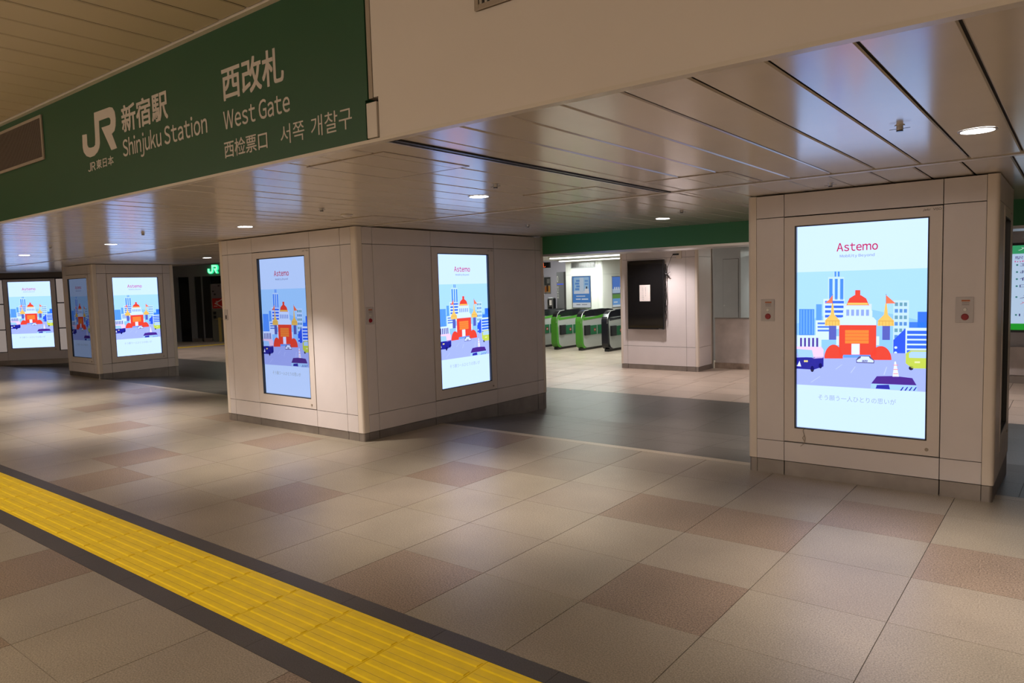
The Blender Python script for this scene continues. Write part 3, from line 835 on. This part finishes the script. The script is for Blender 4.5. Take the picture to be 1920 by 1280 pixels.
# ================================================================== TICKET HALL BEHIND THE OPENING
ZF = -0.14
def ticket_gate(label, x, band):
    t = thing('ticket_gate', label, 'ticket gate', (x, 17.7, ZF), 0, 'row of ticket gates')
    hw = .10
    y0, y1 = 16.93, 18.75
    def prof(z0, z1, r, ya, yb, n=8):
        p = []
        for (cy, cz, a0) in ((ya + r, z0 + r, 180), (yb - r, z0 + r, 270), (yb - r, z1 - r, 0), (ya + r, z1 - r, 90)):
            for i in range(n + 1):
                a = math.radians(a0 + 90 * i / n); p.append((cy + r * math.cos(a), cz + r * math.sin(a)))
        return p
    bt = ZF + .93
    obj('body', G().prism(prof(ZF + .07, bt, .12, y0 + .03, y1 - .03), 'x', x - hw + .012, x + hw - .012), m_gatew, t)
    # front band: curved strip wrapping the nose of the machine
    outer = prof(ZF + .06, bt + .06, .17, y0, y1, 8)
    g = G()
    nose = [p for p in outer if p[0] < y0 + .172]
    top = sorted([p for p in nose if p[1] > ZF + .5], key=lambda p: p[0]); bot = sorted([p for p in nose if p[1] <= ZF + .5], key=lambda p: -p[0])
    path = bot + top
    inner = [(p[0] + (.09 if p[1] < bt - .2 else .05), p[1] + (.03 if p[1] < ZF + .5 else -.03)) for p in path]
    n = len(path)
    vs = [(x - hw, *p) for p in path] + [(x + hw, *p) for p in path] + [(x + hw, *p) for p in inner] + [(x - hw, *p) for p in inner]
    fs = []
    for i in range(n - 1):
        for a in range(4):
            b = (a + 1) % 4
            fs.append((a * n + i, a * n + i + 1, b * n + i + 1, b * n + i))
    g.add(vs, fs)
    obj('front_band', g, band, t)
    # top shell: dark glass wings over a swooping coloured sill
    g = G()
    g.prism([(y0 + .10, bt + .0), (y0 + .05, bt - .06), (y0 + .12, bt + .10), (y0 + .22, bt + .17), (y0 + .45, bt + .185), (y1 - .35, bt + .20), (y1 - .05, bt + .17), (y1, bt + .02)], 'x', x + hw - .030, x + hw - .018)
    obj('top_shell', g, m_gateb, t)
    g = G()
    g.prism([(y0 + .10, bt + .0), (y0 + .05, bt - .06), (y0 + .12, bt + .10), (y0 + .22, bt + .17), (y0 + .45, bt + .185), (y1 - .35, bt + .20), (y1 - .05, bt + .17), (y1, bt + .02)], 'x', x - hw + .006, x - hw + .018)
    obj('top_shell', g, m_gateb, t)
    g = G()
    up = [(y0 + .10, bt), (y0 + .35, bt - .015), (y0 + .75, bt - .005), (y0 + 1.1, bt + .03), (y0 + 1.45, bt + .085), (y1, bt + .12)]
    lo = [(y1, bt - .05), (y0 + 1.1, bt - .05), (y0 + .12, bt - .09)]
    g.prism(up + lo, 'x', x - hw + .002, x + hw - .004)
    obj('sill', g, band, t)
    g = G()
    rim = [(y0 + .0, bt - .16), (y0 + .02, bt - .02), (y0 + .09, bt + .10), (y0 + .20, bt + .172), (y0 + .42, bt + .19)]
    for xx in (x + hw - .016, ): g.tube([(xx, *p) for p in rim], .010, n=8)
    g2 = G(); n2 = len(rim); g2.add([(xx, p[0] + .012, p[1] - .004) for xx in (x - hw + .008, x + hw - .02) for p in rim], [(i, i + 1, n2 + i + 1, n2 + i) for i in range(n2 - 1)])
    g2.add([(xx, p[0] + .024, p[1] - .012) for xx in (x - hw + .008, x + hw - .02) for p in rim], [(i, i + 1, n2 + i + 1, n2 + i) for i in range(n2 - 1)])
    obj('hood', g2, m_gateb, t)
    obj('chrome_rim', g, m_alu, t, smooth=True)
    obj('foot', G().box(x - .05, x + .07, y0 + .06, y0 + .24, ZF, ZF + .07), m_black, t)
    obj('foot', G().box(x - .05, x + .05, y0 + .24, y1 - .1, ZF, ZF + .07), m_black, t)
    obj('flap', G().box(x + hw - .012, x + hw + .05, y0 + .14, y0 + .40, ZF + .42, ZF + .70), m_black, t, bevel=.01)
    for a, b in ((.46, .80), (.87, 1.21), (1.28, 1.6)):
        p = obj('side_panel', G().box(x + hw - .014, x + hw + .006, y0 + a, y0 + b, ZF + .42, ZF + .68), m_gatep, t)
        gg = G(); gg.cyl((x + hw + .006, y0 + b - .11, ZF + .55), .048, .003, 'x', 8)
        q = obj('stop_mark', gg, m_gater, p, world=False)
        q.data.transform(Matrix.Translation(-t.location))
        gg = G(); gg.box(x + hw + .009, x + hw + .011, y0 + b - .15, y0 + b - .07, ZF + .543, ZF + .557)
        q = obj('stop_bar', gg, m_white, p, world=False); q.data.transform(Matrix.Translation(-t.location))
    return t
gt = ticket_gate('green ticket gate nearest the left pillar edge, mostly hidden', -12.60, m_gateg)
gates = [gt]
dup(gt, (-11.77, 17.7, ZF), 'green-banded ticket gate, left one of the two whose fronts show')
dup(gt, (-10.94, 17.7, ZF), 'green-banded ticket gate next to the black one')
ticket_gate('ticket gate with a black front band, nearest the monitor pillar', -10.10, m_gateb)
ticket_gate('black-banded ticket gate hidden behind the monitor pillar', -9.25, m_gateb)

# poster pillar behind the gates
t = thing('poster_pillar', 'bright white pillar behind the gates with vent and two posters', 'pillar', (-11.95, 19.7, ZF))
g = G(); zs = [ZF, .85, 2.0, 2.46]
for a, b in zip(zs[:-1], zs[1:]):
    for c, d in ((-12.58, -12.42), (-12.42, -11.42), (-11.42, -11.36)): g.box(c + .003, d - .003, 18.80, 18.83, a + .003, b - .003)
    g.box(-11.313, -11.283, 18.87, 20.6, a + .003, b - .003)
obj('cladding', g, m_white, t)
obj('core', G().box(-12.57, -11.30, 18.82, 20.6, ZF, 2.46), m_greyw, t)
obj('corner_trim', G().cyl((-11.353, 18.87, ZF), .07, 2.6, n=32), m_white, t, smooth=True)
vent('grey louvred vent at the top of the poster pillar', -12.37, -11.50, 2.20, 2.385, 18.795, 26, (m_greyw, m_alu))
def poster(name, label, loc, rot, w, h, kind, cat='poster'):
    t = thing(name, label, cat, loc, rot)
    obj('frame', G().ring(-w / 2 - .02, w / 2 + .02, -.02, h + .02, .02, -.012, .0), m_alu, t, world=False)
    g = G()
    def r(x0, x1, z0, z1, k, col):
        g.quad((x0 * w / 2, -.003 - .0006 * k, z0 * h), (x1 * w / 2, -.003 - .0006 * k, z0 * h), (x1 * w / 2, -.003 - .0006 * k, z1 * h), (x0 * w / 2, -.003 - .0006 * k, z1 * h), 0, lin(*col))
    if kind == 'app':
        r(-1, 1, 0, 1, 0, (78, 140, 215)); r(-.86, .84, .44, .97, 1, (165, 205, 240)); r(-1, 1, 0, .155, 1, (225, 232, 238)); r(-.2, .25, .5, .96, 2, (205, 222, 240)); r(-.86, .84, .44, .53, 2, (215, 225, 240))
        for i in range(4): r(-.7 + (i % 2) * .12, -.25 + (i % 2) * .06, .56 + i * .09, .62 + i * .09, 3, (95, 150, 220)); 
        for i in range(2): r(.38, .75, .72 + i * .1, .78 + i * .1, 3, (110, 165, 225))
        r(.35, .8, .46, .6, 3, (235, 235, 240)); r(.5, .65, .6, .67, 4, (50, 50, 60)); r(-.6, .4, .345, .38, 3, (200, 215, 240)); r(-.65, -.1, .25, .285, 3, (225, 235, 250)); r(.0, .72, .245, .285, 3, (225, 235, 250))
        r(-.6, -.15, .08, .10, 3, (90, 90, 100)); r(.0, .6, .08, .10, 3, (120, 120, 130))
    elif kind == 'field':
        r(-1, 1, 0, 1, 0, (225, 235, 240)); r(-1, 1, .6, 1, 1, (95, 140, 225)); r(-1, 1, .46, .6, 1, (190, 210, 235)); r(-1, 1, .40, .46, 2, (85, 105, 110)); r(-1, 1, .28, .42, 3, (110, 160, 80)); r(-1, 1, .07, .28, 2, (120, 175, 235))
        for i in range(5): r(-.7 + i * .28, -.55 + i * .28, .57, .66, 4, (235, 242, 250))
        r(-.8, -.2, .14, .18, 4, (220, 235, 250)); r(.2, .5, .10, .27, 4, (215, 190, 190))
    elif kind == 'photos':
        r(-1, 1, 0, 1, 0, (120, 112, 105)); r(-1, 1, .5, 1, 1, (58, 58, 58)); r(-.1, .8, .62, .92, 2, (110, 108, 105)); r(-.9, -.2, .05, .42, 2, (150, 90, 50)); r(.1, .9, .05, .45, 2, (165, 120, 60)); r(-.3, .3, .1, .5, 3, (60, 40, 30))
    elif kind == 'arrow':
        r(-1, 1, 0, 1, 0, (130, 122, 128)); r(-1, 1, 0, .42, 1, (190, 48, 44))
        for i in range(14): a = -1 + random.random() * 1.8; b = .45 + random.random() * .48; r(a, a + .2, b, b + .05, 2, (60, 55, 60) if i % 2 else (130, 125, 130))
        for i in range(3): r(-.85 + i * .1, -.5 + i * .1, .08 + i * .1, .11 + i * .1, 3, (225, 190, 185))
        z0 = -.003 - .0006 * 4
        for sgn in (1, -1):
            g.quad((-.40 * w, z0, .21 * h), (-.30 * w, z0, .21 * h), (.1 * w, z0, (.21 + sgn * .19) * h), (.0 * w, z0, (.21 + sgn * .19) * h), 0, lin(225, 205, 200))
    obj('print', g, m_printlit if kind in ('app', 'field') else m_print, t, world=False, recalc=False)
    return t
poster('blue_poster', 'blue framed poster under the vent on the poster pillar front', (-12.005, 18.797, 1.0), 0, .65, .95, 'app')
poster('landscape_poster', 'landscape poster with blue sky on the poster pillar side face', (-11.283, 19.80, .98), HP, .80, .93, 'field')

# far room left of the poster pillar
g = G(); g.box(-24, -12.0, 24.0, 24.1, ZF, 2.9); struct('wall_far', g, m_purplew)
poster('photo_panel', 'small dark and brown photo panel on the lilac grey far wall', (-16.95, 23.99, 1.40), 0, .30, .62, 'photos', 'picture')
t = thing('dark_signboard', 'dark grey vertical signboard column left of the poster pillar', 'sign', (-13.98, 20.6, ZF))
obj('board', G().box(-14.13, -13.83, 20.55, 20.67, ZF, 2.15), m_header, t)
obj('blue_line', G().box(-14.11, -13.85, 20.545, 20.552, 1.72, 1.745), mat('blue_line', (.02, .05, .6, 1), .5, emit=(.05, .12, 1, 1), estr=.6), t)
g = G(); text_fit(g, '0', -14.12, -14.06, 1.80, 2.02, 20.546, 20.55)
for i in range(5): text_fit(g, '出口案内図'[i], -14.12, -14.05, 1.60 - i * .09, 1.67 - i * .09, 20.546, 20.55)
obj('lettering', g, m_white, t)
t = thing('counter', 'long counter with a yellow edge behind the gates at left', 'counter', (-15, 20.2, ZF))
obj('front', G().box(-17.5, -14.16, 20.3, 20.34, ZF, .78), m_greyw, t)
obj('top', G().box(-17.5, -14.16, 20.2, 20.7, .78, .82), m_white, t)
obj('edge', G().box(-17.5, -14.16, 20.19, 20.2, .79, .83), m_wood, t)
t = thing('ticket_printer', 'black and grey equipment rack standing on the counter', 'equipment rack', (-14.25, 20.45, .82))
obj('case', G().box(-14.46, -14.20, 20.42, 20.62, .825, 1.28), m_black, t, bevel=.05)
g = G()
for xx in (-14.40, -14.20): g.box(xx - .012, xx + .012, 20.36, 20.40, .822, 1.24)
for zz in (.88, .98, 1.22): g.box(-14.40, -14.20, 20.36, 20.40, zz, zz + .018)
obj('rack', g, m_alu, t)
obj('papers', G().box(-14.32, -14.22, 20.355, 20.36, 1.02, 1.2), m_paper, t)
t = thing('led_sign', 'small hanging sign with orange lit characters above the gates at left', 'led sign', (-13.35, 18.7, 2.23))
obj('case', G().box(-13.75, -13.14, 18.7, 18.8, 2.255, 2.43), m_black, t)
g = G(); text_fit(g, '改札', -13.62, -13.27, 2.27, 2.41, 18.697); obj('characters', g, m_ledo, t, recalc=False)
obj('hanger', G().box(-13.47, -13.44, 18.73, 18.76, 2.43, 3.2), m_alu, t)

# tube lights over the gates
for i, (x, yy, L) in enumerate([(-10.9, 12.2, 3.0), (-9.5, 16.0, 3.4), (-10.9, 18.2, 3.0), (-5.5, 17.5, 3.0), (-15.8, 19.5, 2.4), (-15.0, 22.3, 2.6)]):
    zc = 2.455 if x > -12.9 else 3.195
    if x - L / 2 < -12.8 and x > -12.9: x = -12.75 + L / 2
    lb = ['first', 'second', 'third', 'fourth', 'fifth', 'sixth'][i]
    if i == 0: continue
    t = thing('tube_light', 'long white tube light in the ticket hall ceiling, %s from the opening' % lb, 'ceiling light', (x, yy, zc - .06))
    obj('housing', G().box(x - L / 2, x + L / 2, yy - .10, yy + .10, zc - .03, zc), m_white, t)
    obj('tube', G().box(x - L / 2 + .03, x + L / 2 - .03, yy - .07, yy + .07, zc - .055, zc - .03), m_tube, t, bevel=.01)
    l = bpy.data.lights.new('lamp', 'AREA'); l.shape = 'RECTANGLE'; l.size = L; l.size_y = .14; l.energy = P_GATE; l.color = COOL
    o = bpy.data.objects.new('lamp', l); COL.objects.link(o); o.parent = t; o.location = (0, 0, -.01)
for x, yy in ((-6.75, 13.0), (-4.2, 12.4), (-9.8, 12.2), (-0.6, 12.0), (-20.5, 12.0), (-23.8, 11.8)):  # far left end added, unseen, to brighten the shopfront header
    downlight('warm recessed downlight in the ticket hall, those at far left added to brighten the shopfront', x, yy, 2.46 if x > -12 else 3.2, P_INNER, (1.0, .88, .86), 140, .8, .07, 'ticket hall downlights')

# switched-off monitor on the back pillar
t = thing('wall_monitor', 'black switched-off monitor hung on the back pillar', 'monitor', (-7.17, 13.80, .72))
x0, x1, z0, z1 = -7.585, -6.745, .722, 2.172
obj('case', G().box(x0, x1, 13.69, 13.745, z0, z1), m_black, t, bevel=.006)
obj('panel', G().box(x0 + .018, x1 - .018, 13.686, 13.690, z0 + .03, z1 - .018), m_glassblack, t)
obj('mount', G().box(x0 + .2, x1 - .2, 13.745, 13.80, z0 + .3, z1 - .3), m_dark, t)
obj('badge', G().box(x1 - .12, x1 - .03, 13.684, 13.686, z0 + .008, z0 + .016), m_alu, t)
g = G()
rr = random.Random(3)
for k in range(3):
    zz = z1 - .1; pts = []
    while zz > z0 + .1:
        pts.append((x1 + .02 + rr.uniform(-.012, .02), 13.74, zz)); zz -= .09
    g.tube(pts, .006)
for k in range(16):
    a = rr.uniform(0, 6.28); g.tube([(x1 + .05, 13.735, 1.86), (x1 + .05 + .09 * math.cos(a), 13.735 + .03 * rr.random(), 1.86 + .09 * math.sin(a))], .004)
obj('cables', g, m_black, t)
t = thing('notice_sheet', 'white paper notice with vertical writing taped to the black monitor', 'notice', (-7.173, 13.685, 1.31))
obj('sheet', G().box(-7.296, -7.050, 13.6835, 13.6855, 1.312, 1.655), m_paper, t)
g = G()
for c, txt in ((-7.155, '調整中です'), (-7.215, 'しばらくお待ち')):
    for i, ch in enumerate(txt): text_fit(g, ch, c - .014, c + .014, 1.575 - i * .040, 1.603 - i * .040, 13.683)
obj('writing', g, m_header, t, recalc=False)
t = thing('wall_outlet', 'beige outlet box with a black plug above the monitor', 'outlet', (-6.44, 13.80, 2.2))
obj('box', G().box(-6.50, -6.39, 13.775, 13.80, 2.17, 2.33), m_clad_edge, t, bevel=.003)
obj('plug', G().box(-6.56, -6.44, 13.74, 13.775, 2.245, 2.275), m_black, t)
obj('cord', G().tube([(-6.56, 13.75, 2.255), (-6.60, 13.75, 2.20), (-6.68, 13.74, 1.98), (-6.70, 13.74, 1.86)], .004), m_black, t)

# pipe, stained half wall, grey door panel
g = G(); g.cyl((-6.06, 14.53, ZF), .028, 2.6, n=16)
tag(obj('steel_pipe', g, m_steel, smooth=True), 'vertical steel pipe beside the back pillar and the stained partition', 'pipe')
t = thing('low_partition', 'waist-high stained white partition right of the steel pipe', 'partition', (-4.6, 14.64, ZF))
obj('panel', G().box(-6.02, -3.3, 14.60, 14.68, ZF + .12, .90), m_stain, t)
obj('base', G().box(-6.03, -3.3, 14.585, 14.69, ZF, ZF + .12), mat('dirty_base', (.30, .23, .18, 1), .7, var=.35, scale=9), t)
obj('top_rail', G().box(-6.03, -3.3, 14.59, 14.69, .90, .925), m_steel, t)
t = thing('service_cabinet', 'pale grey full-height cabinet with a door behind the stained partition', 'cabinet', (-6.35, 16.3, ZF))
obj('body', G().box(-6.75, -6.0, 16.03, 16.6, ZF, 2.455), m_greyw, t)
obj('door', G().box(-6.405, -6.055, 16.015, 16.028, ZF + .1, 2.18), m_greyw, t)
obj('door_gap', G().box(-6.412, -6.048, 16.026, 16.029, ZF + .09, 2.188), m_gap, t)
obj('lock', G().cyl((-6.38, 16.015, 1.13), .014, -.01, 'y', 12), m_alu, t)
for lb, z0, mm, tx in (('upper hanging sign with red lit characters at the right pillar edge', 2.21, m_ledr, '出口'), ('lower hanging sign with green lit characters at the right pillar edge', 2.09, m_ledg, '入口')):
    t = thing('led_sign', lb, 'led sign', (-5.6, 17.0, z0))
    obj('case', G().box(-6.36, -5.6, 17.0 + (z0 < 2.15) * .001, 17.08, z0 + .005, z0 + .115), m_black, t)
    g = G(); text_fit(g, tx, -6.30, -6.10, z0 + .015, z0 + .105, 16.998); obj('characters', g, mm, t, recalc=False)
    obj('hanger', G().box(-5.9, -5.87, 17.02, 17.05, z0 + .115, 2.46 if z0 > 2.15 else 2.214), m_alu, t)
g = G(); g.box(-7.4, -4.0, 20.2, 20.6, ZF, 2.46); struct('wall_inner', g, m_white)
poster('landscape_poster', 'landscape poster with blue sky glimpsed beside the right pillar', (-6.80, 20.195, 1.1), 0, .62, .93, 'field')

# right side: wall with the illuminated guide board
g = G(); g.box(-3.3, 5, 14.55, 14.7, ZF, 2.46); struct('wall_back', g, m_greyw)
g = G(); g.box(-3.3, 5, 14.53, 14.55, ZF, ZF + .13); struct('baseboard_back', g, m_steel)
g = G(); g.box(-3.3, 5, 14.50, 14.55, .0, .47); struct('trim_6', g, m_stain)
t = thing('guide_display', 'green and white information screen hanging at the right picture edge', 'information screen', (-.1, 13.8, .75))
x0, x1, z0, z1 = -.845, .35, .757, 2.156
obj('case', G().box(x0, x1, 13.80, 13.88, z0, z1), m_black, t)
g = G()
def rm(xa, xb, za, zb, k, col): g.quad((xa, 13.799 - .0006 * k, za), (xb, 13.799 - .0006 * k, za), (xb, 13.799 - .0006 * k, zb), (xa, 13.799 - .0006 * k, zb), 0, lin(*col))
rm(x0 + .01, x1 - .02, z0 + .04, z1 - .04, 0, (200, 225, 255)); rm(x0 + .01, x1 - .02, z0 + .04, z0 + .14, 1, (30, 165, 45)); rm(x0 + .01, x1 - .02, z1 - .17, z1 - .04, 1, (60, 165, 110))
for i, zz in enumerate((1.80, 1.69, 1.58, 1.47, 1.30, 1.02)):
    rm(-.78, -.755, zz, zz + .025, 2, (60, 130, 130))
    text_fit(g, ['エレベーター', 'お忘れ物', '化粧室', 'ロッカー', '入場券', '1階出口'][i], -.73, -.18, zz - .012, zz + .04, 13.7975, col=lin(60, 50, 120))
text_fit(g, '入口 Entrance', -.76, .1, z1 - .12, z1 - .07, 13.7975, col=lin(230, 250, 240)); text_fit(g, '駅の中のご案内', -.80, .0, 1.90, 1.95, 13.7975, col=lin(90, 70, 150))
text_fit(g, 'Information', -.80, -.2, 1.855, 1.88, 13.7975, col=lin(225, 60, 150)); text_fit(g, '入場券はこちら', -.72, -.1, 1.20, 1.24, 13.7975, col=lin(225, 40, 80))
obj('screen', g, s_map, t, recalc=False)
g = G(); g.box(-.5, -.44, 13.9, 13.94, 2.10, 2.46); g.box(-.62, -.3, 13.86, 13.9, 2.12, 2.2); g.box(-.72, -.25, 13.82, 14.0, 2.22, 2.30)
obj('bracket', g, m_greyw, t)

# ================================================================== FAR LEFT: OBLIQUE WALL WITH DISPLAY
WP = Vector((-22.25, 6.53, 0)); WA = math.atan2(1.215, 1.05)
t = thing('oblique_display_wall', 'beige wall section with backlit white panels at the left picture edge', 'wall panel', WP, WA)
obj('base', G().box(-1.6, 2.2, .006, .03, 0, .13), m_steel, t, world=False)
obj('lower_cladding', G().box(-1.6, .218, 0, .03, .135, .345), m_clad, t, world=False); obj('lower_cladding', G().box(.224, 2.2, 0, .03, .135, .345), m_clad, t, world=False)
obj('header', G().box(-1.6, 2.2, -.01, .03, 2.29, 2.45), m_brown, t, world=False)
obj('core', G().box(-1.6, 2.2, .065, .2, 0, 2.45), m_gap, t, world=False)
for a, b in ((-1.0, -.45), (-.44, .20), (1.472, 1.95)):
    for c, d in ((.355, .935), (.945, 1.605), (1.615, 2.25)):
        obj('light_panel', G().box(a + .01, b - .01, .004, .03, c + .01, d - .01), m_back, t, world=False)
dwl = WP + Vector((math.cos(WA), math.sin(WA), 0)) * .8325
display('bright portrait display on the oblique wall at the left picture edge', (dwl.x, dwl.y, .335), WA, s_on, w=1.235, h=1.92, sx=1.045, sz=1.02, zoff=.115)

# dark shopfront with the lit green letters, seen between two pillars
DP = Vector((-28.3, 14.51, 0)); DA = math.atan2(.84, 1.77)
t = thing('dark_shopfront', 'dark glazed frontage with lit green letters seen between two pillars', 'shopfront', DP, DA)
obj('header', G().box(-1.5, 2.6, -.05, .1, 2.44, 3.19), m_header, t, world=False)
obj('glazing', G().box(-1.5, 2.6, .06, .1, ZF, 2.44), m_darkg, t, world=False)
for a, b in ((-.6, .03), (.56, .80)):
    obj('column', G().box(a, b, -.03, .06, ZF, 2.44), m_header, t, world=False)
obj('column', G().box(.82, 1.50, .0, .06, ZF, 2.44), m_darkw, t, world=False)
obj('mullion', G().box(1.10, 1.16, -.02, .03, ZF, 2.44), m_header, t, world=False)
for a, b in ((.62, 1.02), (1.12, 1.5)): obj('steel_base', G().box(a, b, -.05, .05, ZF, ZF + .14), m_steel, t, world=False)
sx = .43 / .56
g = jr_logo(G(), lambda p: (1.50 + (p[0] + 5.978) * .80, 2.53 + (p[1] - 2.756) * 1.13), -.12, -.05)
tag(obj('lit_letters', g, m_jr, t, world=False), 'glowing green JR letters')
g = jr_logo(G(), lambda p: (1.725 + (p[0] + 5.978 - .28) * .74, 2.70 + (p[1] - 2.756 - .15) * 1.05), -.124, -.12)
obj('letter_faces', g, m_jrh, t, world=False)
ux = Vector((math.cos(DA), math.sin(DA), 0)); nx = Vector((math.sin(DA), -math.cos(DA), 0))
pp = DP + ux * 2.05 + nx * .10
t = poster('red_arrow_poster', 'grey poster with a red lower band and white arrow by the dark shopfront', (pp.x, pp.y, 1.17), DA, .86, .94, 'arrow')
pb = thing('notice_stand', 'pale notice stand with small black icons under the red arrow poster', 'notice stand', (pp.x, pp.y, ZF), DA)
obj('board', G().box(-.50, .50, .01, .04, ZF - ZF, 2.12 - ZF), mat('olive_grey', (.15, .15, .12, 1), .5), pb, world=False)
g = G()
for zz in (.93, .78):
    g.box(-.42, -.30, -.002, .01, zz - ZF, zz + .11 - ZF)
obj('icons', g, m_black, pb, world=False)
g = G(); g.box(-.2, -.1, -.03, .01, .0, .95); g.box(-.32, .5, -.03, .0, .88, .90)
obj('rail', g, m_wood, pb, world=False)

# yellow line on the far floor
g = G(); g.box(-25.3, -24.95, 11.5, 17, ZF, ZF + .004)
tag(obj('yellow_floor_line', g, m_yellow), 'thin yellow tactile line on the floor before the dark shopfront', 'floor line')

# ================================================================== ROOM SHELL (beyond the view)
g = G(); g.box(-30, 5, -8.1, -8, 0, 3.4); struct('wall_rear', g, m_hallw)
g = G(); g.box(5, 5.1, -8, 28, -.3, 3.4); struct('wall_right', g, m_hallw)
g = G(); g.box(-30.1, -30, -8, 28, -.3, 3.4); struct('wall_left', g, m_hallw)
g = G(); g.box(-30, 5, 28, 28.1, -.3, 3.4); struct('wall_end', g, m_white)
